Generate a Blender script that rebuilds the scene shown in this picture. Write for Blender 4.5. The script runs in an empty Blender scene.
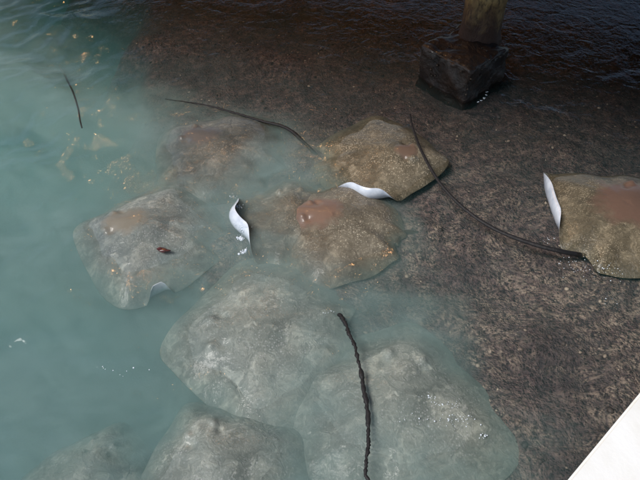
import bpy, bmesh, math, random
import numpy as np
from mathutils import Vector, Matrix

S = bpy.context.scene
COL = S.collection
rng = np.random.default_rng(7)
random.seed(7)

SUN_EL, SUN_AZ = math.radians(56), math.radians(238)     # azimuth the light comes from, clockwise from +Y

# ------------------------------------------------------------------ camera
CAM_H = 2.6
PITCH = math.radians(47.0)
HFOV = math.radians(54.0)
F = 320.0 / math.tan(HFOV / 2)
cam_d = bpy.data.cameras.new("camera")
cam_d.sensor_width = 36.0
cam_d.angle = HFOV
cam_d.clip_start = 0.05
cam_d.clip_end = 500
cam = bpy.data.objects.new("camera", cam_d)
COL.objects.link(cam)
cam.location = (0, 0, CAM_H)
cam.rotation_euler = (math.pi / 2 - PITCH, 0, 0)
S.camera = cam

FW = np.array([0, math.cos(PITCH), -math.sin(PITCH)])
UP = np.array([0, math.sin(PITCH), math.cos(PITCH)])
RT = np.array([1.0, 0, 0])


def at(px, py, z=0.0):
    """world point on the level plane z seen at photograph position px, py"""
    d = FW * F + RT * (px - 320) - UP * (py - 240)
    t = (z - CAM_H) / d[2]
    return Vector((d[0] * t, d[1] * t, z))


# ------------------------------------------------------------------ helpers
def tag(o, label=None, cat=None, group=None, kind=None):
    if label: o["label"] = label
    if cat: o["category"] = cat
    if group: o["group"] = group
    if kind: o["kind"] = kind
    return o


def link(name, me, mats=(), parent=None, loc=None, smooth=True):
    for m in mats:
        me.materials.append(m)
    if smooth:
        me.polygons.foreach_set("use_smooth", [True] * len(me.polygons))
    o = bpy.data.objects.new(name, me)
    COL.objects.link(o)
    if parent: o.parent = parent
    if loc is not None: o.location = loc
    return o


def empty(name, loc):
    o = bpy.data.objects.new(name, None)
    o.empty_display_size = 0.1
    COL.objects.link(o)
    o.location = loc
    return o


def from_bm(name, bm, mats, parent=None, loc=None, smooth=True):
    bmesh.ops.recalc_face_normals(bm, faces=bm.faces)
    me = bpy.data.meshes.new(name)
    bm.to_mesh(me)
    bm.free()
    return link(name, me, mats, parent, loc, smooth)


class Wave:
    """smooth pseudo random field: a sum of directional sines"""
    def __init__(s, n, lo, hi, seed, spread=math.pi, mean=0.0):
        r = np.random.default_rng(seed)
        lam = np.exp(r.uniform(math.log(lo), math.log(hi), n))
        a = mean + r.uniform(-spread, spread, n)
        s.kx = 2 * math.pi / lam * np.cos(a)
        s.ky = 2 * math.pi / lam * np.sin(a)
        s.p = r.uniform(0, 6.28, n)
        s.amp = lam / lam.max()
        s.amp /= math.sqrt((s.amp ** 2).sum() / 2)

    def __call__(s, x, y):
        out = np.zeros(np.broadcast(x, y).shape)
        for kx, ky, p, a in zip(s.kx, s.ky, s.p, s.amp):
            out += a * np.sin(kx * x + ky * y + p)
        return out


def smooth(a, b, x):
    t = np.clip((x - a) / (b - a), 0, 1)
    return t * t * (3 - 2 * t)


# ------------------------------------------------------------------ node helper
class N:
    def __init__(s, name):
        s.m = bpy.data.materials.new(name)
        s.m.use_nodes = True
        s.t = s.m.node_tree
        s.t.nodes.clear()
        s.out = s.t.nodes.new("ShaderNodeOutputMaterial")

    def n(s, typ, **kw):
        nd = s.t.nodes.new("ShaderNode" + typ)
        for k, v in kw.items():
            if k.startswith("_"):
                setattr(nd, k[1:], v)
        for k, v in kw.items():
            if k.startswith("_"): continue
            key = k.replace("0", " ")
            i = nd.inputs[key]
            if hasattr(v, "is_output"): s.t.links.new(v, i)
            else: i.default_value = v
        return nd

    def ln(s, a, b):
        s.t.links.new(a, b)

    def noise(s, vec, scale, detail=4, rough=.55, dist=0.0):
        nd = s.n("TexNoise", Scale=scale, Detail=detail, Roughness=rough, Distortion=dist)
        s.ln(vec, nd.inputs["Vector"])
        return nd.outputs["Fac"]

    def ramp(s, fac, stops, interp="LINEAR"):
        nd = s.n("ValToRGB")
        cr = nd.color_ramp
        cr.interpolation = interp
        while len(cr.elements) < len(stops): cr.elements.new(.5)
        for e, (p, c) in zip(cr.elements, stops):
            e.position = p
            e.color = (c[0], c[1], c[2], 1) if hasattr(c, "__len__") else (c, c, c, 1)
        s.ln(fac, nd.inputs["Fac"])
        return nd.outputs["Color"]

    def mix(s, fac, a, b, blend="MIX"):
        nd = s.t.nodes.new("ShaderNodeMix")
        nd.data_type = "RGBA"
        nd.blend_type = blend
        for v, i in ((fac, nd.inputs[0]), (a, nd.inputs[6]), (b, nd.inputs[7])):
            if hasattr(v, "is_output"): s.ln(v, i)
            elif hasattr(v, "__len__"): i.default_value = (v[0], v[1], v[2], 1)
            else: i.default_value = v
        return nd.outputs[2]

    def math(s, op, a, b=0.0, clamp=False):
        nd = s.t.nodes.new("ShaderNodeMath")
        nd.operation = op
        nd.use_clamp = clamp
        for v, i in ((a, nd.inputs[0]), (b, nd.inputs[1])):
            if hasattr(v, "is_output"): s.ln(v, i)
            else: i.default_value = v
        return nd.outputs[0]

    def attr(s, name):
        return s.n("Attribute", _attribute_name=name).outputs["Fac"]

    def bump(s, h, strength, dist):
        nd = s.n("Bump", Strength=strength, Distance=dist)
        s.ln(h, nd.inputs["Height"])
        return nd.outputs["Normal"]

    def surf(s, sh):
        s.ln(sh, s.out.inputs["Surface"])


def setp(nd, **kw):
    for k, v in kw.items():
        nd.inputs[k.replace("_", " ")].default_value = v


# ------------------------------------------------------------------ depth of the bottom
SH_PIX = [(60, -40), (110, 0), (118, 100), (110, 190), (175, 300), (250, 420), (290, 480), (380, 640)]
_sh = sorted([(at(x, y)[1], at(x, y)[0]) for x, y in SH_PIX])
SHY = np.array([a for a, b in _sh]); SHX = np.array([b for a, b in _sh])
w_shore = Wave(8, .5, 2.0, 11)
w_bed = Wave(18, .25, 1.2, 12)
w_bed2 = Wave(30, .05, .2, 13)


def shallow(x, y):
    x0 = np.interp(y, SHY, SHX) + .10 * w_shore(x, y)
    return smooth(-.55, .35, x - x0)


def bed_z(x, y):
    k = shallow(x, y)
    near = np.exp(-((x / 8) ** 2 + ((y - 2.5) / 8) ** 2))
    z = -.95 + (.95 - .085) * k
    return z + near * (.011 * w_bed(x, y) + .004 * w_bed2(x, y))


def axis(lo, hi, step, far, grow=1.35):
    a = list(np.arange(lo, hi + step / 2, step))
    s = step; v = a[-1]; up = []
    while v < far:
        s *= grow; v += s; up.append(v)
    s = step; v = a[0]; dn = []
    while v > -far:
        s *= grow; v -= s; dn.append(v)
    return np.array(dn[::-1] + a + up)


def grid_mesh(name, xs, ys, zf, closed=None):
    X, Y = np.meshgrid(xs, ys)
    Z = zf(X, Y)
    nx, ny = len(xs), len(ys)
    V = np.stack([X, Y, Z], -1).reshape(-1, 3)
    i = np.arange(nx * ny).reshape(ny, nx)
    Fq = np.stack([i[:-1, :-1], i[:-1, 1:], i[1:, 1:], i[1:, :-1]], -1).reshape(-1, 4)
    faces = Fq.tolist()
    verts = V.tolist()
    if closed is not None:
        rim = list(i[0, :]) + list(i[1:, -1]) + list(i[-1, :-1][::-1]) + list(i[1:-1, 0][::-1])
        b0 = len(verts)
        for r in rim: verts.append([verts[r][0], verts[r][1], closed])
        n = len(rim)
        for k in range(n):
            faces.append([int(rim[(k + 1) % n]), int(rim[k]), b0 + k, b0 + (k + 1) % n])
        faces.append([b0 + k for k in range(n)][::-1])
    me = bpy.data.meshes.new(name)
    me.from_pydata(verts, [], faces)
    return me, V


# ------------------------------------------------------------------ seabed
def mat_bed():
    n = N("seabed")
    geo = n.n("NewGeometry").outputs["Position"]
    warp = n.n("TexNoise", Scale=6.0, Detail=2)
    n.ln(geo, warp.inputs["Vector"])
    wv = n.n("VectorMath", _operation="MULTIPLY_ADD")
    n.ln(warp.outputs["Color"], wv.inputs[0]); wv.inputs[1].default_value = (.05, .05, .05); n.ln(geo, wv.inputs[2])
    P = wv.outputs[0]
    big = n.noise(P, 2.6, 4)
    mid = n.noise(P, 22, 8, .72, .2)
    col = n.ramp(mid, [(.36, (.020, .010, .013)), (.5, (.095, .056, .058)), (.64, (.25, .168, .145))])
    col = n.mix(n.ramp(big, [(.40, 0.0), (.66, .7)]), col, (.046, .031, .034))
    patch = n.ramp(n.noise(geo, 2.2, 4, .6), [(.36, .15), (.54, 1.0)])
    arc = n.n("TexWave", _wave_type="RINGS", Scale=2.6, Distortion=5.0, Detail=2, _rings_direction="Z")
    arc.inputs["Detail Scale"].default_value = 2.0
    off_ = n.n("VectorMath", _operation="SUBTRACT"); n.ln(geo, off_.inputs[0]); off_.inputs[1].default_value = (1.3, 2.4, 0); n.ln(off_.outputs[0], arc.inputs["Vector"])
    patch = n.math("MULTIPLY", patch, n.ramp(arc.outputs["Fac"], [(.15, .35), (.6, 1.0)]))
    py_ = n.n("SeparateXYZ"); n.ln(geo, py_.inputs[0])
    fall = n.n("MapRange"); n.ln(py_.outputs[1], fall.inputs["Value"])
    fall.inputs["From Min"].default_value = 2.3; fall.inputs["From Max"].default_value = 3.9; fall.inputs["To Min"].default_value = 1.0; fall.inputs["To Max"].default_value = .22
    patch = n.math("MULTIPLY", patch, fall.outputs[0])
    h = n.math("MULTIPLY", mid, 1.0)
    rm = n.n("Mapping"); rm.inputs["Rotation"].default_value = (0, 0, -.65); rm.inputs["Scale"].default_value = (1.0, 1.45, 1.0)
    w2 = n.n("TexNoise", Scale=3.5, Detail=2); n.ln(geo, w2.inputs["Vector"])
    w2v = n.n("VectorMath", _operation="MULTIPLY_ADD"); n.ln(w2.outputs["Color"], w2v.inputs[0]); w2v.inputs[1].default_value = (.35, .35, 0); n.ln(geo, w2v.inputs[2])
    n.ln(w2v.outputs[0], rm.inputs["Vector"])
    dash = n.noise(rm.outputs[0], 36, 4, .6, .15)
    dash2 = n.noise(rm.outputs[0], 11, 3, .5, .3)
    ripple_glint = n.math("MULTIPLY", n.ramp(dash, [(.46, 0.0), (.64, 1.0)]), patch)
    col = n.mix(n.math("MULTIPLY", ripple_glint, .75), col, (.46, .345, .265))  # tan dashes painted as ripple highlights of the water above
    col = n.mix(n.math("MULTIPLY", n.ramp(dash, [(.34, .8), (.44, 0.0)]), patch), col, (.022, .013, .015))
    h = n.math("ADD", h, n.math("ADD", n.math("MULTIPLY", dash, .8), n.math("MULTIPLY", dash2, 1.2)))
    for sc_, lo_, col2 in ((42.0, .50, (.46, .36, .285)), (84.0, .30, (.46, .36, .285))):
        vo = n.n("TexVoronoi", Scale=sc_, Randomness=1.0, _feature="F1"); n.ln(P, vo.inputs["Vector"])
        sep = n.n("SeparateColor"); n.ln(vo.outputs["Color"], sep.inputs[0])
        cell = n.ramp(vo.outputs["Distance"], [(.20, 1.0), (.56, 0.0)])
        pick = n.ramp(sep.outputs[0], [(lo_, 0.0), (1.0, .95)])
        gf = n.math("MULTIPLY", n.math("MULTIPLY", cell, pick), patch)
        col = n.mix(gf, col, col2)  # pale cells: gravel speckle doubling as painted ripple sparkle
        dk = n.math("MULTIPLY", cell, n.ramp(sep.outputs[1], [(.45, 0.0), (.85, .9)]))
        col = n.mix(dk, col, (.012, .007, .008))
        h = n.math("ADD", h, n.math("MULTIPLY", cell, .35))
    sand = n.ramp(n.noise(P, 5, 5), [(.3, (.22, .25, .24)), (.7, (.34, .37, .34))])
    sn = n.math("ADD", n.attr("sand"), n.math("MULTIPLY", n.math("SUBTRACT", n.noise(geo, 4, 4), .5), .5), True)
    col = n.mix(sn, col, sand)
    b = n.n("BsdfPrincipled", Roughness=.65)
    n.ln(col, b.inputs["Base Color"]); n.ln(n.bump(h, .8, .018), b.inputs["Normal"])
    n.surf(b.outputs[0])
    return n.m


xs = axis(-4.2, 4.6, .03, 70); ys = axis(-.4, 7.6, .03, 70)
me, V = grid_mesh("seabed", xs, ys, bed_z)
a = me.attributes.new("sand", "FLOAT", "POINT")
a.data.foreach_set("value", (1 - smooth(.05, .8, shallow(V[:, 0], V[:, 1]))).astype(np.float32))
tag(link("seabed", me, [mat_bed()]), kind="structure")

# ------------------------------------------------------------------ water
w_a = Wave(14, .35, 1.1, 21, .9, 1.9)
w_b = Wave(26, .10, .33, 22, 1.3, 1.9)
w_c = Wave(30, .045, .10, 23)
w_warp = Wave(8, .6, 1.8, 24)


def water_z(x, y):
    wx = x + .05 * w_warp(x, y); wy = y + .05 * w_warp(y + 3, x)
    near = np.exp(-((x / 9) ** 2 + ((y - 3) / 9) ** 2))
    deep = (1.2 + .5 * smooth(3.2, 4.6, y)) * (1 - .55 * shallow(x, y)) * (1 - .86 * smooth(3.2, 4.8, y) * shallow(x, y))
    h = .0080 * w_a(wx, wy) + .0028 * w_b(wx, wy) + .0005 * w_c(wx, wy)
    return near * deep * h


def mat_water():
    n = N("water")
    geo = n.n("NewGeometry").outputs["Position"]
    h = n.math("ADD", n.noise(geo, 9, 3, .5, .8), n.math("MULTIPLY", n.noise(geo, 34, 3, .5, .4), .30))
    nor = n.bump(h, 1.0, .0065)
    fr = n.n("Fresnel", IOR=1.333); n.ln(nor, fr.inputs["Normal"])
    tr = n.n("BsdfTransparent"); tr.inputs[0].default_value = (1, 1, 1, 1)
    gl = n.n("BsdfGlossy", Roughness=.03); n.ln(nor, gl.inputs["Normal"])
    mx = n.n("MixShader"); n.ln(fr.outputs[0], mx.inputs[0]); n.ln(tr.outputs[0], mx.inputs[1]); n.ln(gl.outputs[0], mx.inputs[2])
    n.surf(mx.outputs[0])
    v = n.n("VolumePrincipled", Density=0.95, Anisotropy=.1)
    v.inputs["Color"].default_value = (.24, .58, .62, 1)
    v.inputs["Absorption Color"].default_value = (.05, .25, .26, 1)
    n.ln(v.outputs[0], n.out.inputs["Volume"])
    n.m.cycles.homogeneous_volume = True
    return n.m


xs = axis(-4.2, 4.6, .022, 60); ys = axis(-.4, 7.6, .022, 60)
me, V = grid_mesh("water", xs, ys, water_z, closed=-1.4)
tag(link("water", me, [mat_water()]), kind="structure")


# ------------------------------------------------------------------ milky water stirred up by the rays: a cloud with a rippled top
SILT = [(20, -60), (50, 40), (150, 90), (320, 135), (372, 175), (385, 230), (440, 300), (500, 380), (548, 470), (590, 640)]
_si = sorted([(at(x, y)[1], at(x, y)[0]) for x, y in SILT])
SIY = np.array([a for a, b in _si]); SIX = np.array([b for a, b in _si])
w_s1 = Wave(14, .3, 1.0, 61, 1.2, 1.9)
w_s2 = Wave(26, .08, .28, 62, 1.6, 1.9)


def silt_mask(x, y):
    x0 = np.interp(y, SIY, SIX) + .07 * w_s1(x, y)
    sl_ = (np.interp(y + .12, SIY, SIX) - np.interp(y - .12, SIY, SIX)) / .24
    m = 1 - smooth(-.75, .25, (x - x0) / np.sqrt(1 + sl_ * sl_))
    m = m * (1 - .75 * smooth(3.7, 4.9, y))
    m = m * (1 - (.55 + .35 * smooth(2.2, 3.6, y)) * smooth(.6, 1.7, x0 - x))
    m = m * smooth(-4.9, -3.6, x) * (1 - smooth(5.0, 7.0, y)) * smooth(-.35, .25, y)
    return m


xs = np.arange(-5.0, 2.2, .03); ys = np.arange(-.38, 7.2, .03)
X, Y = np.meshgrid(xs, ys)
m = silt_mask(X, Y)
rip = .006 * w_s1(X, Y) + .005 * w_s2(X + .04 * w_warp(X, Y), Y)
top = -.03 + m * (.095 + rip) + 2e-4
bot = -.03 - m * (.28 + .60 * (1 - shallow(X, Y))) - 2e-4
nx, ny = len(xs), len(ys)
idx = np.arange(nx * ny).reshape(ny, nx)
q = np.stack([idx[:-1, :-1], idx[:-1, 1:], idx[1:, 1:], idx[1:, :-1]], -1).reshape(-1, 4)
rim = list(idx[0, :]) + list(idx[1:, -1]) + list(idx[-1, :-1][::-1]) + list(idx[1:-1, 0][::-1])
off = nx * ny
sides = [[int(rim[(k + 1) % len(rim)]), int(rim[k]), int(rim[k]) + off, int(rim[(k + 1) % len(rim)]) + off] for k in range(len(rim))]
vv = np.concatenate([np.stack([X, Y, top], -1).reshape(-1, 3), np.stack([X, Y, bot], -1).reshape(-1, 3)])
me = bpy.data.meshes.new("silt_cloud")
me.from_pydata(vv.tolist(), [], q.tolist() + (q[:, ::-1] + off).tolist() + sides)
n = N("silt")
geo = n.n("NewGeometry").outputs["Position"]
mp = n.n("Mapping"); mp.inputs["Rotation"].default_value = (0, 0, .5); mp.inputs["Scale"].default_value = (1.0, 2.2, .6); n.ln(geo, mp.inputs["Vector"])
wisp = n.noise(mp.outputs[0], 3.2, 3, .6, 1.2)
den = n.n("MapRange"); n.ln(wisp, den.inputs["Value"])
den.inputs["From Min"].default_value = .34; den.inputs["From Max"].default_value = .68
den.inputs["To Min"].default_value = 1.8; den.inputs["To Max"].default_value = 6.2
v = n.n("VolumePrincipled", Anisotropy=0.0)
n.ln(den.outputs[0], v.inputs["Density"])
v.inputs["Color"].default_value = (.56, .72, .705, 1)
n.ln(v.outputs[0], n.out.inputs["Volume"])
tag(link("silt_cloud", me, [n.m]), "pale milky water stirred up around the stingrays", "silt", kind="stuff")

# ------------------------------------------------------------------ stingrays
def mat_skin(name, dark, mid, pale, dry, scale=1.0, film_sparkle=.7, rough=.35, swirl=.5, bump=.55, coat=.6, coat_rough=.07):
    n = N(name)
    tc = n.n("TexCoord").outputs["Object"]
    warp = n.n("TexNoise", Scale=9.0, Detail=3); n.ln(tc, warp.inputs["Vector"])
    wv = n.n("VectorMath", _operation="MULTIPLY_ADD")
    n.ln(warp.outputs["Color"], wv.inputs[0]); wv.inputs[1].default_value = (.1 * swirl * 2,) * 3; n.ln(tc, wv.inputs[2])
    P = wv.outputs[0]
    a1 = n.noise(P, 5.5 * scale, 5, .6)
    a2 = n.noise(P, 26 * scale, 4, .6, .8)
    v = n.n("TexVoronoi", Scale=105.0 * scale, _feature="F1"); n.ln(tc, v.inputs["Vector"])
    col = n.ramp(a1, [(.26, dark), (.5, mid), (.74, pale)])
    spots = n.noise(P, 12 * scale, 3, .5, 1.2)
    col = n.mix(n.ramp(spots, [(.56, 0.0), (.74, .6)]), col, tuple(c * 1.5 for c in pale))
    col = n.mix(n.ramp(a2, [(.35, .55), (.62, 0.0)]), col, dark)
    vs = n.n("SeparateColor"); n.ln(v.outputs["Color"], vs.inputs[0])
    net = n.math("MULTIPLY", n.ramp(v.outputs["Distance"], [(.15, 1.0), (.52, 0.0)]), n.ramp(vs.outputs[0], [(.25, 0.0), (.9, 1.0)]))
    region = n.ramp(n.noise(tc, 5, 3), [(.38, .1), (.6, 1.0)])
    d = n.attr("dorsal")
    dd = n.math("ADD", d, n.math("MULTIPLY", n.math("SUBTRACT", n.noise(tc, 11, 3, .5, .2), .5), .55))
    dm = n.ramp(dd, [(.40, 0.0), (.62, 1.0)])
    inv = n.math("SUBTRACT", 1.0, dm)
    k = n.math("MULTIPLY", n.math("MULTIPLY", net, region), n.math("MULTIPLY", inv, min(1.0, film_sparkle * 1.35)))
    col = n.mix(k, col, tuple(min(.6, c * 2.2 + .03) for c in pale))  # water film's yellowish sparkle painted into the skin as pale speckle
    dcol = n.mix(n.ramp(a1, [(.35, 0.0), (.7, .5)]), dry, tuple(c * 1.35 for c in dry))
    col = n.mix(dm, col, dcol)
    crk = n.n("TexNoise", Scale=17.0 * scale, Detail=4, Roughness=.6, Distortion=1.6, _noise_type="RIDGED_MULTIFRACTAL"); n.ln(P, crk.inputs["Vector"])
    cf = n.ramp(crk.outputs["Fac"], [(.35, 0.0), (1.0, .5)])
    col = n.mix(n.math("MULTIPLY", cf, n.math("MULTIPLY", inv, .4)), col, tuple(c * 1.45 for c in pale))
    h = n.math("ADD", n.math("MULTIPLY", a2, .8), n.math("MULTIPLY", n.noise(P, 60 * scale, 3), .35))
    h = n.math("ADD", h, n.math("MULTIPLY", crk.outputs["Fac"], .14))
    hh = n.math("MULTIPLY", h, n.math("ADD", n.math("MULTIPLY", inv, .85), .15))
    nor = n.bump(hh, bump, .012)
    b = n.n("BsdfPrincipled", Roughness=rough)
    setp(b, Coat_Weight=coat, Coat_Roughness=coat_rough)
    b.inputs["Coat IOR"].default_value = 1.33
    b.inputs["Specular IOR Level"].default_value = .25
    geo = n.n("NewGeometry").outputs["Position"]
    fh = n.math("ADD", n.noise(geo, 9, 3, .5, .8), n.math("MULTIPLY", n.noise(geo, 34, 3, .5, .4), .35))
    film = n.bump(n.math("MULTIPLY", fh, n.math("ADD", n.math("MULTIPLY", inv, .7), .3)), 1.0, .010)
    n.ln(col, b.inputs["Base Color"]); n.ln(nor, b.inputs["Normal"]); n.ln(film, b.inputs["Coat Normal"])
    n.surf(b.outputs[0])
    return n.m


def mat_simple(name, c1, c2, scale, rough=.5, bump=.3, bd=.01, coat=0.0, detail=5, lo=.35, hi=.65):
    n = N(name)
    tc = n.n("TexCoord").outputs["Object"]
    f = n.noise(tc, scale, detail, .6, .3)
    col = n.ramp(f, [(lo, c1), (hi, c2)])
    b = n.n("BsdfPrincipled", Roughness=rough)
    setp(b, Coat_Weight=coat, Coat_Roughness=.15)
    n.ln(col, b.inputs["Base Color"]); n.ln(n.bump(f, bump, bd), b.inputs["Normal"])
    n.surf(b.outputs[0])
    return n.m


M_BELLY = mat_simple("ray_belly", (.42, .47, .55), (.66, .70, .76), 14, .3, .15, .004, .6)
M_TAIL = mat_simple("ray_tail", (.003, .003, .004), (.012, .010, .011), 40, .65, .8, .006, 0)
M_TAILB = mat_simple("ray_tail_olive", (.012, .010, .008), (.05, .042, .028), 12, .45, .6, .004, .2)

OUT = [(0, .86), (.26, .72), (.55, .48), (.84, .20), (.985, -.06), (.93, -.27), (.74, -.50), (.50, -.72), (.30, -.84), (.20, -.90), (.10, -.84)]
_o = OUT + [(0, -.80)] + [(-x, y) for x, y in OUT[::-1][:-1]]


def outline(nseg):
    """closed smooth outline, sampled by angle"""
    P = np.array(_o); n = len(P); pts = []
    for i in range(n):
        p0, p1, p2, p3 = P[i - 1], P[i], P[(i + 1) % n], P[(i + 2) % n]
        for t in np.linspace(0, 1, 24, endpoint=False):
            pts.append(.5 * ((2 * p1) + (-p0 + p2) * t + (2 * p0 - 5 * p1 + 4 * p2 - p3) * t * t + (-p0 + 3 * p1 - 3 * p2 + p3) * t ** 3))
    pts = np.array(pts)
    ang = np.arctan2(pts[:, 1], pts[:, 0]); r = np.hypot(pts[:, 0], pts[:, 1])
    o = np.argsort(ang); ang, r = ang[o], r[o]
    th = -math.pi / 2 + np.arange(nseg) * 2 * math.pi / nseg
    thw = (th + math.pi) % (2 * math.pi) - math.pi
    R = np.interp(thw, ang, r, period=2 * math.pi)
    return th, R


def bezier_path(pts, n):
    """smooth path through the points"""
    P = [Vector(p) for p in pts]
    P = [P[0] * 2 - P[1]] + P + [P[-1] * 2 - P[-2]]
    out = []
    segs = len(P) - 3
    for i in range(segs):
        p0, p1, p2, p3 = P[i:i + 4]
        m = max(2, n // segs)
        for k in range(m):
            t = k / m
            out.append(.5 * ((2 * p1) + (p2 - p0) * t + (2 * p0 - 5 * p1 + 4 * p2 - p3) * t * t + (3 * p1 - p0 - 3 * p2 + p3) * t ** 3))
    out.append(P[-2].copy())
    return out


def stingray(label, px, py, zc, hw, head, mats, droop=.06, dpow=4, hmax=.045, ripple=.007, nrip=7, seed=0,
             curls=(), tail=None, tail_r=(.02, .004), rough_tail=0.0, dorsal=(0, .15, .33), aspect=1.0, tilt=(0, 0)):
    """head: heading in degrees, anticlockwise from +X. curls: (angle in the ray's frame, half width, start, bend)"""
    NS, NR = 176, 46
    th, R = outline(NS)
    c = at(px, py, zc)
    r = np.random.default_rng(seed)
    hd = math.radians(head) - math.pi / 2
    ch, sh_ = math.cos(hd), math.sin(hd)
    ph = r.uniform(0, 6.28, 4)
    ux, uy = np.cos(th), np.sin(th)
    R = R * hw
    cb = []
    for (t0, dt, s0, bend) in curls:
        dth = (th - math.radians(t0) + math.pi) % (2 * math.pi) - math.pi
        wgt = 1 - smooth(.25, 1.0, np.abs(dth) / math.radians(dt))
        cb.append((wgt, s0, math.radians(bend)))
    tops, bots, dors = [], [], []
    ss = np.linspace(0, 1, NR + 1)[1:] ** .85
    for s in ss:
        lx = ux * R * s * aspect; ly = uy * R * s
        nx, ny = lx / hw, ly / hw
        z = -droop * s ** dpow + ripple * s ** 2 * (np.sin(nrip * th + ph[0]) + .6 * np.sin((nrip * 2 - 3) * th + ph[1] + 3 * s) + .5 * np.sin(3 * th + ph[2]))
        htop = hmax * (1 - s * s) ** 1.25 + .004 * math.sqrt(max(0, 1 - s ** 8)) + .001
        hbot = .35 * hmax * (1 - s * s) ** 1.25 + .004 * math.sqrt(max(0, 1 - s ** 8)) + .001
        ridge = .34 * hmax * np.exp(-(nx / .20) ** 2 - ((ny - .12) / .42) ** 2)
        eyes = np.zeros(NS)
        for sx in (-1, 1):
            eyes += .020 * np.exp(-(((nx - sx * .14) / .042) ** 2 + ((ny - .40) / .055) ** 2))
            eyes -= .012 * np.exp(-(((nx - sx * .15) / .04) ** 2 + ((ny - .29) / .05) ** 2))
            eyes += .010 * np.exp(-(((nx - sx * .19) / .05) ** 2 + ((ny + .78) / .12) ** 2))
        fold = .003 * np.sin(ny * 17 + ph[3] + 2 * nx) * np.clip(np.abs(nx) - .25, 0, .4) * 2 * (1 - s ** 4)
        htop = htop + ridge + eyes + fold
        nrm_x = np.zeros(NS); nrm_z = np.ones(NS)
        off = np.zeros(NS); zoff = np.zeros(NS)
        for wgt, s0, bend in cb:
            if s <= s0: continue
            T = (1 - s0) * R
            tt = (s - s0) * R
            A = np.maximum(bend * wgt, 1e-4)
            phi = tt / T * A
            rad = T / A
            off = off + np.where(wgt > 1e-3, rad * np.sin(phi) - tt, 0)
            zoff = zoff + np.where(wgt > 1e-3, rad * (1 - np.cos(phi)), 0)
            z = z * (1 - wgt * smooth(s0, s0 + .15, s))
            nrm_x = nrm_x - np.sin(phi) * (wgt > 1e-3)
            nrm_z = np.where(wgt > 1e-3, np.cos(phi), nrm_z)
        lx = lx + ux * off; ly = ly + uy * off; z = z + zoff
        z = z + lx * tilt[0] + ly * tilt[1]
        for sign, h, lst in ((1, htop, tops), (-1, hbot, bots)):
            X = lx + sign * h * nrm_x * ux; Y = ly + sign * h * nrm_x * uy; Z = z + sign * h * nrm_z
            lst.append(np.stack([X * ch - Y * sh_, X * sh_ + Y * ch, Z], -1))
        dors.append(1 - np.hypot((nx - dorsal[0]) / dorsal[2], (ny - dorsal[1]) / (dorsal[2] * 1.15)) * .5)
    bm = bmesh.new()
    lay = bm.verts.layers.float.new("dorsal")

    def add(p, d=0.0):
        v = bm.verts.new(p); v[lay] = d; return v
    tilt0 = 0
    ct = add((0, 0, hmax * 1.3), 1.0 - math.hypot(dorsal[0], dorsal[1]) / dorsal[2] * .5)
    cbm = add((0, 0, -.36 * hmax))
    tv = [[add(tops[i][k], dors[i][k]) for k in range(NS)] for i in range(NR)]
    rim = [add((tops[NR - 1][k] + bots[NR - 1][k]) / 2 + (tops[NR - 1][k] - tops[NR - 2][k]) * .25, dors[NR - 1][k]) for k in range(NS)]
    bv = [[add(bots[i][k]) for k in range(NS)] for i in range(NR)]
    for k in range(NS):
        j = (k + 1) % NS
        bm.faces.new((ct, tv[0][k], tv[0][j])).material_index = 0
        bm.faces.new((cbm, bv[0][j], bv[0][k])).material_index = 1
        for i in range(NR - 1):
            skip = tail and i == NR - 2 and (k in (NS - 1, 0))
            if not skip:
                bm.faces.new((tv[i][k], tv[i + 1][k], tv[i + 1][j], tv[i][j])).material_index = 0
                bm.faces.new((bv[i][j], bv[i + 1][j], bv[i + 1][k], bv[i][k])).material_index = 1
        if not (tail and k in (NS - 1, 0)):
            bm.faces.new((tv[-1][k], rim[k], rim[j], tv[-1][j])).material_index = 0
            bm.faces.new((bv[-1][j], rim[j], rim[k], bv[-1][k])).material_index = 1
    # the whip tail grows out of the hind edge of the same skin
    if tail:
        for v in (rim[0], tv[-1][0], bv[-1][0]):
            bm.verts.remove(v)
        L, Rr = NS - 1, 1
        hole = [tv[-2][L], tv[-2][0], tv[-2][Rr], tv[-1][Rr], rim[Rr], bv[-1][Rr], bv[-2][Rr], bv[-2][0], bv[-2][L], bv[-1][L], rim[L], tv[-1][L]]
        base = Vector((0, 0, 0))
        for v in hole: base += v.co
        base /= len(hole)
        pts = [Vector(p) - c for p in tail]
        path = bezier_path([base] + pts, 150)
        prev = hole
        nh = len(hole)
        sidev = (hole[3].co - hole[11].co).normalized()
        tr = random.Random(seed)
        wob = Vector((0, 0, 0)); jag = 0.0
        for q in range(1, len(path)):
            t = q / (len(path) - 1)
            d = (path[min(q + 1, len(path) - 1)] - path[q - 1]).normalized()
            upv = Vector((0, 0, 1))
            sd = d.cross(upv)
            if sd.length < .1: sd = sidev.copy()
            sd.normalize()
            u2 = sd.cross(d).normalized()
            rad = tail_r[0] * (1 - t) + tail_r[1] * t
            if rough_tail:
                jag = jag * .45 + tr.uniform(-1, 1); rad *= max(.45, 1 + rough_tail * .75 * jag)
                wob = wob * .8 + sd * tr.uniform(-1, 1) * rough_tail * .005
            flat = .75
            ring = []
            for kk in range(nh):
                # the hole list runs: top left, top, top right, right, ... round to the left
                aa = math.pi - math.pi / 4 - kk * 2 * math.pi / nh
                ring.append(add(path[q] + wob + sd * (math.cos(aa) * rad) + u2 * (math.sin(aa) * rad * flat)))
            for kk in range(nh):
                k2 = (kk + 1) % nh
                try:
                    bm.faces.new((prev[kk], prev[k2], ring[k2], ring[kk])).material_index = 2 if q > 3 else 0
                except ValueError:
                    pass
            prev = ring
        bm.faces.new(prev).material_index = 2
    o = from_bm("stingray", bm, mats, None, c)
    tag(o, label, "stingray", "stingrays crowding the shallows")
    return o


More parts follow.
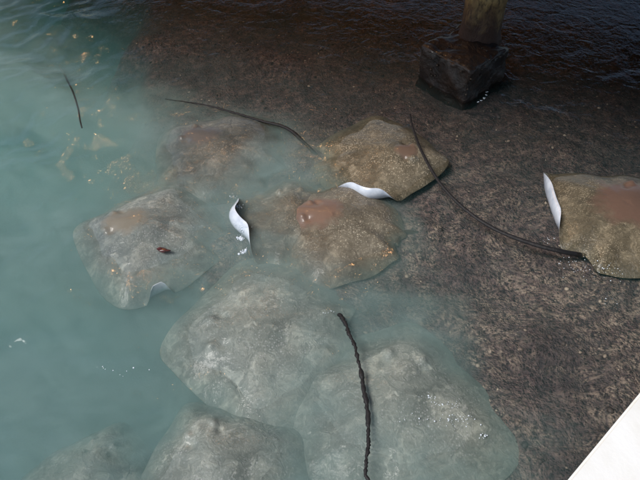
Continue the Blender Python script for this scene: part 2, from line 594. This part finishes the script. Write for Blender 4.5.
# skins: olive brown for the ones in the warm shallows, grey with the water's teal veil mixed in near the drop-off
SK_A = mat_skin("olive_skin", (0.062, 0.054, 0.038), (0.150, 0.128, 0.090), (0.250, 0.212, 0.150), (0.156, 0.106, 0.078), 1.0, .75, .4, .6, .6, .5, .12)
SK_B = mat_skin("brown_skin", (0.071, 0.061, 0.046), (0.152, 0.133, 0.100), (0.231, 0.203, 0.152), (0.163, 0.105, 0.078), 1.0, .55, .4, .6, .6, .5, .12)
SK_C = mat_skin("sandy_skin", (0.060, 0.051, 0.035), (0.144, 0.121, 0.082), (0.234, 0.194, 0.132), (0.144, 0.090, 0.067), 1.2, .8, .4, .6, .6, .5, .12)
SK_D = mat_skin("grey_skin", (0.096, 0.117, 0.107), (0.203, 0.227, 0.203), (0.336, 0.351, 0.305), (0.188, 0.188, 0.156), .9, .25, .5, 1.3, .5, .4, .10)
SK_E = mat_skin("slate_skin", (0.078, 0.096, 0.094), (0.172, 0.194, 0.178), (0.289, 0.300, 0.262), (0.172, 0.156, 0.124), .9, .25, .5, 1.2, .5, .6, .07)
SK_J = mat_skin("umber_skin", (0.056, 0.056, 0.049), (0.128, 0.121, 0.096), (0.211, 0.194, 0.152), (0.156, 0.124, 0.094), .9, .35, .45, 1.0, .5, .6, .07)
SK_G = mat_skin("dark_grey_skin", (0.046, 0.054, 0.051), (0.112, 0.113, 0.100), (0.195, 0.184, 0.152), (0.094, 0.085, 0.078), .9, .25, .4, 1.0, .5, .6, .07)

Z = lambda pts: [at(x, y, z) for x, y, z in pts]

stingray("olive stingray with a pale folded wing edge and a thin tail trailing left", 382, 155, .0, .50, -8, [SK_A, M_BELLY, M_TAIL],
         droop=.05, seed=1, tilt=(0, .07), curls=[(-12, 36, .78, 140)], tail=Z([(290, 130, .0), (262, 121, .006), (235, 113, .004), (205, 105, .0), (165, 99, -.03)]),
         tail_r=(.014, .004), rough_tail=.25, dorsal=(0, .3, .12))
stingray("brown stingray with a smooth reddish hump, lying just in front of the olive one", 335, 222, .005, .46, 160, [SK_B, M_BELLY, M_TAILB],
         droop=.06, seed=2, dorsal=(0, .25, .27), hmax=.05, tail=Z([(405, 232, -.05), (440, 236, -.12), (470, 236, -.14)]), tail_r=(.018, .004))
stingray("sandy stingray with white wing tip standing up and long black tail arching left", 624, 211, .01, .54, 45, [SK_C, M_BELLY, M_TAIL],
         droop=.06, seed=3, hmax=.05, dorsal=(0, .08, .34), curls=[(216, 46, .83, 165)],
         tail=Z([(560, 251, .03), (530, 243, .04), (495, 229, .05), (465, 209, .06), (440, 183, .085), (422, 152, .10), (413, 128, .09), (410, 114, .07)]),
         tail_r=(.016, .006), rough_tail=.06)
stingray("large pale grey stingray with a bare rim against turquoise water and a ragged black tail", 257, 330, .010, .575, 187, [SK_D, M_BELLY, M_TAIL],
         droop=.08, dpow=2.6, hmax=.034, seed=4, dorsal=(0, .9, .05), aspect=1.0, ripple=.010,
         tail=Z([(340, 315, .03), (349, 332, .055), (358, 360, .07), (366, 400, .075), (368, 440, .075), (366, 470, .075), (372, 492, .07)]),
         tail_r=(.0105, .007), rough_tail=.45)
stingray("grey stingray lying under the ragged black tail at the bottom edge", 397, 400, -.002, .59, 75, [SK_D, M_BELLY, M_TAILB],
         droop=.085, dpow=2.4, hmax=.034, seed=5, dorsal=(0, .9, .05), tail=Z([(378, 505, -.08), (374, 540, -.12)]), tail_r=(.018, .006))
stingray("slate stingray with orange glints and a scrap of bait near its edge", 144, 228, .004, .52, 172, [SK_E, M_BELLY, M_TAILB],
         droop=.09, dpow=2.6, seed=6, curls=[(208, 10, .91, 150)], dorsal=(0, .2, .2), tail=Z([(240, 235, -.10), (270, 240, -.16)]), tail_r=(.016, .005))
stingray("brownish grey stingray with a white splashed wing edge lifted beside the slate one", 292, 216, -.022, .47, 95, [SK_J, M_BELLY, M_TAILB],
         droop=.07, dpow=4, seed=16, curls=[(193, 58, .62, 148)], dorsal=(0, .9, .05), tail=Z([(292, 285, -.08), (292, 300, -.10)]), tail_r=(.016, .005))
stingray("mottled grey stingray cut by the bottom edge beside turquoise water", 218, 466, -.008, .45, 120, [SK_D, M_BELLY, M_TAILB],
         droop=.09, dpow=2.6, seed=7, dorsal=(0, .9, .05), tail=Z([(262, 540, -.1), (275, 570, -.15)]), tail_r=(.016, .005))
stingray("small blurred grey stingray deep under turquoise water at the bottom left", 92, 478, -.10, .36, 80, [SK_D, M_BELLY, M_TAILB],
         droop=.10, dpow=4, seed=8, dorsal=(0, .9, .05), tail=Z([(90, 545, -.2), (86, 575, -.25)]), tail_r=(.014, .005))
stingray("dim dark grey stingray nearest the far black water", 214, 146, -.004, .54, 150, [SK_G, M_BELLY, M_TAILB],
         droop=.08, dpow=4, seed=9, dorsal=(0, .2, .2), tail=Z([(285, 165, -.09), (305, 172, -.13)]), tail_r=(.016, .005))
stingray("sunken stingray off in the blue water showing only its thin upright tail", 58, 38, -.50, .42, 100, [SK_E, M_BELLY, M_TAIL],
         droop=.08, seed=10, dorsal=(0, .9, .05), tail=Z([(64, 74, -.12), (68, 82, -.03), (73, 92, -.005), (78, 108, .004), (80, 120, .0), (82, 128, -.02)]), tail_r=(.008, .005))

# ------------------------------------------------------------------ bait scrap
M_BAIT = mat_simple("bait", (.035, .008, .008), (.09, .02, .018), 30, .3, .5, .005, .5)
bm = bmesh.new()
bmesh.ops.create_icosphere(bm, subdivisions=4, radius=1)
wv = Wave(8, .7, 2.0, 41)
for v in bm.verts:
    x, y, z = v.co
    k = float(wv(np.array(x), np.array(y + z)))
    tail_fork = 1 + .35 * max(0, -x - .3) * abs(y)
    v.co = Vector((x * .042, (y * .016 * (1 - .45 * x * x) * tail_fork) + .008 * x * x, z * .009)) * (1 + .12 * k)
o = from_bm("bait_scrap", bm, [M_BAIT], None, at(163, 250, .045))
o.rotation_euler = (0, 0, math.radians(-14))
tag(o, "small dark red scrap of bait on the slate stingray's back", "bait")

# ------------------------------------------------------------------ pier support: pile on a footing block
M_FOOT = mat_simple("weedy_footing", (.004, .003, .003), (.020, .010, .006), 9, .55, .9, .03, .15)
M_PILE = None


def mat_pile():
    n = N("pile_crust")
    tc = n.n("TexCoord").outputs["Object"]
    mp = n.n("Mapping"); mp.inputs["Scale"].default_value = (1, 1, .45); n.ln(tc, mp.inputs["Vector"])
    a1 = n.noise(mp.outputs[0], 8, 6, .65, .3)
    a2 = n.noise(mp.outputs[0], 40, 4, .6)
    col = n.ramp(a1, [(.25, (.17, .095, .032)), (.5, (.33, .21, .08)), (.75, (.46, .32, .14))])
    col = n.mix(n.ramp(a2, [(.36, .85), (.52, 0.0)]), col, (.05, .028, .014))
    sep = n.n("SeparateXYZ"); n.ln(tc, sep.inputs[0])
    low = n.math("ADD", sep.outputs[2], n.math("MULTIPLY", n.math("SUBTRACT", a1, .5), .5))
    col = n.mix(n.ramp(low, [(.54, 1.0), (.78, 0.0)]), col, (.04, .018, .010))
    b = n.n("BsdfPrincipled", Roughness=.7)
    n.ln(col, b.inputs["Base Color"])
    n.ln(n.bump(n.math("ADD", a1, n.math("MULTIPLY", a2, .4)), .9, .025), b.inputs["Normal"])
    n.surf(b.outputs[0])
    return n.m


BT = .255                      # height of the block's top above the water
fr_, lf, rt = at(474, 66, BT), at(415, 51, BT), at(515, 42, BT)
ex = (rt - fr_); ey = (lf - fr_)
bc = (rt + lf) / 2
yaw = math.atan2(ex.y, ex.x)
side = (ex.length + ey.length) / 2
root = empty("pier_support", (bc.x, bc.y, -.2))
tag(root, "ochre crusted round pile standing on a dark weedy square footing block", "pier support")
bm = bmesh.new()
bmesh.ops.create_cube(bm, size=1)
for v in bm.verts:
    v.co = Vector((v.co.x * side, v.co.y * side, (v.co.z + .5) * (BT + .2)))
bmesh.ops.bevel(bm, geom=bm.edges[:], offset=.03, segments=3, affect="EDGES", profile=.6)
bmesh.ops.triangulate(bm, faces=bm.faces[:])
for _ in range(4):
    es = [e for e in bm.edges if e.calc_length() > .028]
    bmesh.ops.subdivide_edges(bm, edges=es, cuts=1)
    bmesh.ops.triangulate(bm, faces=[f for f in bm.faces if len(f.verts) > 3])
bm.normal_update()
w1, w2, w3 = Wave(14, .10, .35, 51), Wave(14, .10, .35, 52), Wave(20, .03, .08, 53)
mv = []
for v in bm.verts:
    x, y, z = v.co
    k = .006 * float(w1(np.array(x + z * .7), np.array(y - z))) + .0035 * float(w3(np.array(x - z), np.array(y + z * .8)))
    mv.append(v.co + v.normal * k)
for v, p in zip(bm.verts, mv): v.co = p
foot = from_bm("footing_block", bm, [M_FOOT], root)
foot.rotation_euler = (0, 0, yaw)

DECK_Z = 3.3
bm = bmesh.new()
rows, segs = 90, 48
pc = at(479, 33, BT) - Vector((bc.x, bc.y, 0))
pc = Vector((pc.x, pc.y, 0))
base_z = BT + .2 - .04
rings = []
for i in range(rows + 1):
    t = i / rows
    z = base_z + (DECK_Z + .2 - base_z) * t
    ring = []
    for k in range(segs):
        aa = 2 * math.pi * k / segs
        rr = .140 + .03 * math.exp(-(z - base_z) / .05) + .006 * math.sin(3 * aa + z * 5) + .004 * float(w1(np.array(aa * .3), np.array(z)))
        ring.append(bm.verts.new((pc.x + rr * math.cos(aa), pc.y + rr * math.sin(aa), z)))
    rings.append(ring)
for i in range(rows):
    for k in range(segs):
        bm.faces.new((rings[i][k], rings[i][(k + 1) % segs], rings[i + 1][(k + 1) % segs], rings[i + 1][k]))
bm.faces.new(rings[0][::-1]); bm.faces.new(rings[-1])
from_bm("pile", bm, [mat_pile()], root)
# weed and barnacles crusting the block
M_WEED = mat_simple("weed", (.008, .006, .004), (.05, .032, .018), 20, .6, .5, .01, .2)
bm = bmesh.new()
rr_ = random.Random(5)
hs = side / 2
for i in range(90):
    u = rr_.uniform(-hs, hs); q = rr_.choice("tllrr")
    z = rr_.uniform(.12, BT + .18)
    if q == "t": p = Vector((u, rr_.uniform(-hs, hs), BT + .2)); nn = Vector((0, 0, 1))
    elif q == "l": p = Vector((-hs, u, z)); nn = Vector((-1, 0, 0))
    else: p = Vector((u, -hs, z)); nn = Vector((0, -1, 0))
    s = rr_.uniform(.004, .011)
    m = Matrix.Translation(p) @ nn.to_track_quat("Z", "Y").to_matrix().to_4x4() @ Matrix.Diagonal((s, s * rr_.uniform(.6, 1), s * rr_.uniform(.5, 1.1), 1))
    bmesh.ops.create_icosphere(bm, subdivisions=1, radius=1, matrix=m)
w = from_bm("crust", bm, [M_WEED], foot)
w["kind"] = "stuff"

# ------------------------------------------------------------------ timber deck overhead, unseen, added to shade and darken the far water
M_WOOD = mat_simple("shade_deck_wood", (.045, .040, .040), (.10, .09, .088), 3, .75, .5, .01)
EA, EB = at(0, 40), at(640, 175)
eu = (EB - EA).normalized()
HD = Vector((math.sin(SUN_AZ), math.cos(SUN_AZ), 0)) * (DECK_Z / math.tan(SUN_EL))
E0 = EA + HD                       # the deck's outer edge, set back towards the sun by its shadow's length
root = empty("shade_deck", (E0.x, E0.y, DECK_Z))
root.rotation_euler = (0, 0, math.atan2(eu.y, eu.x))
tag(root, "unseen weathered timber deck added over the ochre pile to shade the water", "pier")


def box(bm, x0, x1, y0, y1, z0, z1):
    m = Matrix.Translation(((x0 + x1) / 2, (y0 + y1) / 2, (z0 + z1) / 2)) @ Matrix.Diagonal((x1 - x0, y1 - y0, z1 - z0, 1))
    bmesh.ops.create_cube(bm, size=1, matrix=m)


bm = bmesh.new()
DX0, DX1, DY1 = -2.8, 10.0, 10.2
y = 0
while y < DY1:
    box(bm, DX0, DX1, y, y + .142, .22, .27)
    y += .15
from_bm("shade_decking", bm, [M_WOOD], root, smooth=False)
for y in (.25, 2.6, 5.0, 7.3, 9.9):
    bm = bmesh.new()
    box(bm, DX0 + .02, DX1 - .02, y - .08, y + .08, -.02, .215)
    from_bm("shade_deck_beam", bm, [M_WOOD], root, smooth=False)

# warm lamp hanging under the deck's edge: the orange glints on the water are its reflection
def lathe(bm, prof, segs=32):
    rs = [[bm.verts.new((r * math.cos(2 * math.pi * k / segs), r * math.sin(2 * math.pi * k / segs), z)) for k in range(segs)] for r, z in prof]
    for a_, b_ in zip(rs, rs[1:]):
        for k in range(segs):
            bm.faces.new((a_[k], a_[(k + 1) % segs], b_[(k + 1) % segs], b_[k]))
    bm.faces.new(rs[0][::-1]); bm.faces.new(rs[-1])


n = N("lamp_glow")
e = n.n("Emission", Strength=110.0); e.inputs[0].default_value = (1.0, .50, .20, 1)
n.surf(e.outputs[0])
GLOW = n.m
M_MET = mat_simple("lamp_metal", (.02, .02, .02), (.05, .05, .05), 10, .4, .1, .002)
for lx_, ly_, words in ((-1.5, 6.3, "warm glowing globe lamp on a post, between the two others"), (-.2, 6.6, "warm glowing globe lamp on a post, nearer the ochre pile"),
                        (-3.1, 7.4, "warm glowing globe lamp on a post, farthest from the ochre pile")):
    root = empty("post_lamp", (lx_, ly_, -1.0))
    tag(root, words, "lamp", "lamps along the far side")
    bm = bmesh.new(); bmesh.ops.create_uvsphere(bm, u_segments=24, v_segments=16, radius=.07)
    from_bm("globe", bm, [n.m], root, (0, 0, 3.9))
    bm = bmesh.new(); lathe(bm, [(.06, 0), (.045, 1.2), (.035, 3.74), (.075, 3.78), (.08, 3.815), (.04, 3.816)])
    from_bm("post", bm, [M_MET], root)

for lx_, ly_, words in ((-.75, 4.95, "warm globe lamp hanging under the added deck, middle one of three"), (-1.95, 5.3, "warm globe lamp hanging under the added deck, nearest the open water"),
                        (.15, 5.5, "warm globe lamp hanging under the added deck, nearest the pile")):
    root = empty("hanging_lamp", (lx_, ly_, DECK_Z))
    tag(root, words, "lamp", "lamps hanging under the deck")
    bm = bmesh.new(); bmesh.ops.create_uvsphere(bm, u_segments=24, v_segments=16, radius=.07)
    from_bm("globe", bm, [GLOW], root, (0, 0, -.30))
    bm = bmesh.new(); lathe(bm, [(.012, .22), (.012, -.16), (.07, -.18), (.075, -.215), (.04, -.216)])
    from_bm("holder", bm, [M_MET], root)

# ------------------------------------------------------------------ the white dock under the camera
DZ = 1.0
n = N("white_paint")
tc = n.n("TexCoord").outputs["Object"]
a1 = n.noise(tc, 7, 5, .6); a2 = n.noise(tc, 60, 3)
col = n.ramp(a1, [(.3, (.76, .745, .69)), (.55, (.83, .825, .79)), (.7, (.85, .85, .825))])
b = n.n("BsdfPrincipled", Roughness=.55)
n.ln(col, b.inputs["Base Color"]); n.ln(n.bump(a2, .25, .003), b.inputs["Normal"]); n.surf(b.outputs[0])
M_WHITE = n.m
M_FASC = mat_simple("dock_green_paint", (.03, .07, .06), (.06, .11, .095), 6, .6, .3, .005)
p0, p1 = at(567.5, 480, DZ), at(640, 392.5, DZ)
ed = (p1 - p0).normalized()
nr = Vector((ed.y, -ed.x, 0))        # away from the water
root = empty("dock", (p0.x, p0.y, DZ))
tag(root, "white painted dock edge cutting across the bottom right corner", "dock")
rot = math.atan2(ed.y, ed.x)
bm = bmesh.new(); box(bm, -2.2, 3.2, -1.7, 0, -.10, 0)
bmesh.ops.bevel(bm, geom=bm.edges[:], offset=.008, segments=3, affect="EDGES")
o = from_bm("deck_slab", bm, [M_WHITE], root, smooth=False); o.rotation_euler = (0, 0, rot)
bm = bmesh.new(); box(bm, -2.19, 3.19, -.09, -.012, -.40, -.103)
o = from_bm("fascia", bm, [M_FASC], root, smooth=False); o.rotation_euler = (0, 0, rot)
for xx in (-1.6, .6, 2.7):
    bm = bmesh.new(); lathe(bm, [(.09, -1.35), (.09, -.103)], 20)
    o = from_bm("post", bm, [M_FASC], root); 
    v = Matrix.Rotation(rot, 3, "Z") @ Vector((xx, -.30, 0)); o.location = v

# ------------------------------------------------------------------ loose gravel on the dark bottom
def mat_gravel():
    n = N("gravel")
    g = n.attr("tone")
    col = n.ramp(g, [(0, (.024, .015, .014)), (.45, (.085, .056, .048)), (.75, (.21, .15, .12)), (1, (.45, .36, .28))])
    b = n.n("BsdfPrincipled", Roughness=.6)
    n.ln(col, b.inputs["Base Color"]); n.surf(b.outputs[0])
    return n.m


bmt = bmesh.new(); bmesh.ops.create_icosphere(bmt, subdivisions=1, radius=1)
tv_ = np.array([v.co[:] for v in bmt.verts]); tf = np.array([[v.index for v in f.verts] for f in bmt.faces]); bmt.free()
NG = 9000
gx = rng.uniform(-2.2, 3.4, NG); gy = rng.uniform(.5, 5.6, NG)
keep = (shallow(gx, gy) > .75) & (rng.uniform(0, 1, NG) < np.clip(.45 + .4 * w_bed(gx, gy), .05, 1))
gx, gy = gx[keep], gy[keep]; NG = len(gx)
gz = bed_z(gx, gy)
gs = np.exp(rng.normal(math.log(.0058), .42, NG)).clip(.003, .014)
vv, ff, tone = [], [], []
for i in range(NG):
    a_ = rng.uniform(0, 6.28); c_, s_ = math.cos(a_), math.sin(a_)
    sc = gs[i] * np.array([rng.uniform(.8, 1.5), rng.uniform(.7, 1.1), rng.uniform(.4, .8)])
    q = tv_ * sc * (1 + rng.uniform(-.18, .18, (len(tv_), 1)))
    q = np.stack([q[:, 0] * c_ - q[:, 1] * s_, q[:, 0] * s_ + q[:, 1] * c_, q[:, 2]], -1) + [gx[i], gy[i], gz[i] + sc[2] * .3]
    ff.append(tf + len(tv_) * i); vv.append(q); tone += [rng.uniform(0, 1) ** 1.2] * len(tv_)
me = bpy.data.meshes.new("gravel")
me.from_pydata(np.concatenate(vv).tolist(), [], np.concatenate(ff).tolist())
at_ = me.attributes.new("tone", "FLOAT", "POINT"); at_.data.foreach_set("value", np.array(tone, dtype=np.float32))
tag(link("gravel", me, [mat_gravel()]), "loose dark gravel on the shallow bottom", "gravel", kind="stuff")

# ------------------------------------------------------------------ foamy bubbles on the water and wet backs, some modelled as white sparkle dots
n = N("foam_and_sparkle")
b = n.n("BsdfPrincipled", Roughness=.3); b.inputs["Base Color"].default_value = (.62, .68, .74, 1)
n.surf(b.outputs[0])
FO = [(430, 396, 6, 12), (440, 405, 10, 14), (455, 405, 8, 14), (462, 418, 14, 22), (484, 436, 4, 12), (450, 420, 14, 16), (418, 420, 10, 9), (243, 228, 5, 60), (240, 238, 4, 90), (232, 196, 4, 16), (238, 206, 4, 40), (244, 252, 3, 40),  # leading clusters are bubbles standing in for specular sparkle on the wet back
      (245, 252, 5, 10), (590, 268, 20, 34), (570, 262, 14, 16), (612, 272, 14, 18), (610, 300, 10, 8), (330, 312, 6, 8), (548, 240, 5, 10), (478, 102, 1, 14), (481, 100.5, 1, 16), (484, 98, 1, 16), (486, 95, 1, 14), (487, 92, 1, 10), (120, 370, 22, 10)]
tpl = bmesh.new(); bmesh.ops.create_icosphere(tpl, subdivisions=1, radius=1)
tv_ = np.array([v.co[:] for v in tpl.verts]); tf = np.array([[v.index for v in f.verts] for f in tpl.faces]); tpl.free()
dg = bpy.context.evaluated_depsgraph_get(); dg.update()
vv, ff = [], []
for fx, fy, fr2, cnt in FO:
    for _ in range(cnt):
        q = at(fx + rng.normal(0, fr2 * .6), fy + rng.normal(0, fr2 * .3), .3)
        hit, loc, *_r = S.ray_cast(dg, Vector((q.x, q.y, .30)) + (Vector((0, 0, CAM_H)) - q).normalized() * 0, (q - Vector((0, 0, CAM_H))).normalized())
        if not hit or loc.z < -.05: continue
        rd = float(np.exp(rng.normal(math.log(.0023), .4)))
        vv.append(tv_ * [rd, rd, rd * .7] + np.array(loc)); ff.append(tf + len(tv_) * len(ff))
me = bpy.data.meshes.new("foam_and_sparkle")
me.from_pydata(np.concatenate(vv).tolist(), [], np.concatenate(ff).tolist())
tag(link("foam_and_sparkle", me, [n.m]), "scattered white foamy bubbles and modelled sparkle dots on the water and wet backs", "foam_and_sparkle", kind="stuff")

# ------------------------------------------------------------------ light
world = bpy.data.worlds.new("World"); S.world = world
world.use_nodes = True
nt = world.node_tree
bg = nt.nodes["Background"]
sky = nt.nodes.new("ShaderNodeTexSky"); sky.sky_type = "NISHITA"; sky.sun_disc = False
sky.sun_elevation = SUN_EL; sky.sun_rotation = SUN_AZ
nt.links.new(sky.outputs[0], bg.inputs[0]); bg.inputs[1].default_value = .105
sl = bpy.data.lights.new("sun", "SUN"); sl.energy = 3.4; sl.angle = math.radians(24); sl.color = (1, .965, .92)
so = bpy.data.objects.new("sun", sl); COL.objects.link(so)
dirv = Vector((math.sin(SUN_AZ) * math.cos(SUN_EL), math.cos(SUN_AZ) * math.cos(SUN_EL), math.sin(SUN_EL)))
so.rotation_euler = dirv.to_track_quat("Z", "Y").to_euler(); so.location = (0, -3, 8)

S.view_settings.view_transform = "Standard"; S.view_settings.look = "None"
S.view_settings.exposure = 0.08; S.view_settings.gamma = 1; S.view_settings.use_curve_mapping = False
S.render.engine = "CYCLES"
S.cycles.use_denoising = True
S.cycles.volume_bounces = 3
S.cycles.volume_step_rate = 3
S.cycles.transparent_max_bounces = 12
S.cycles.sample_clamp_indirect = 6
S.cycles.caustics_reflective = False
S.cycles.caustics_refractive = False
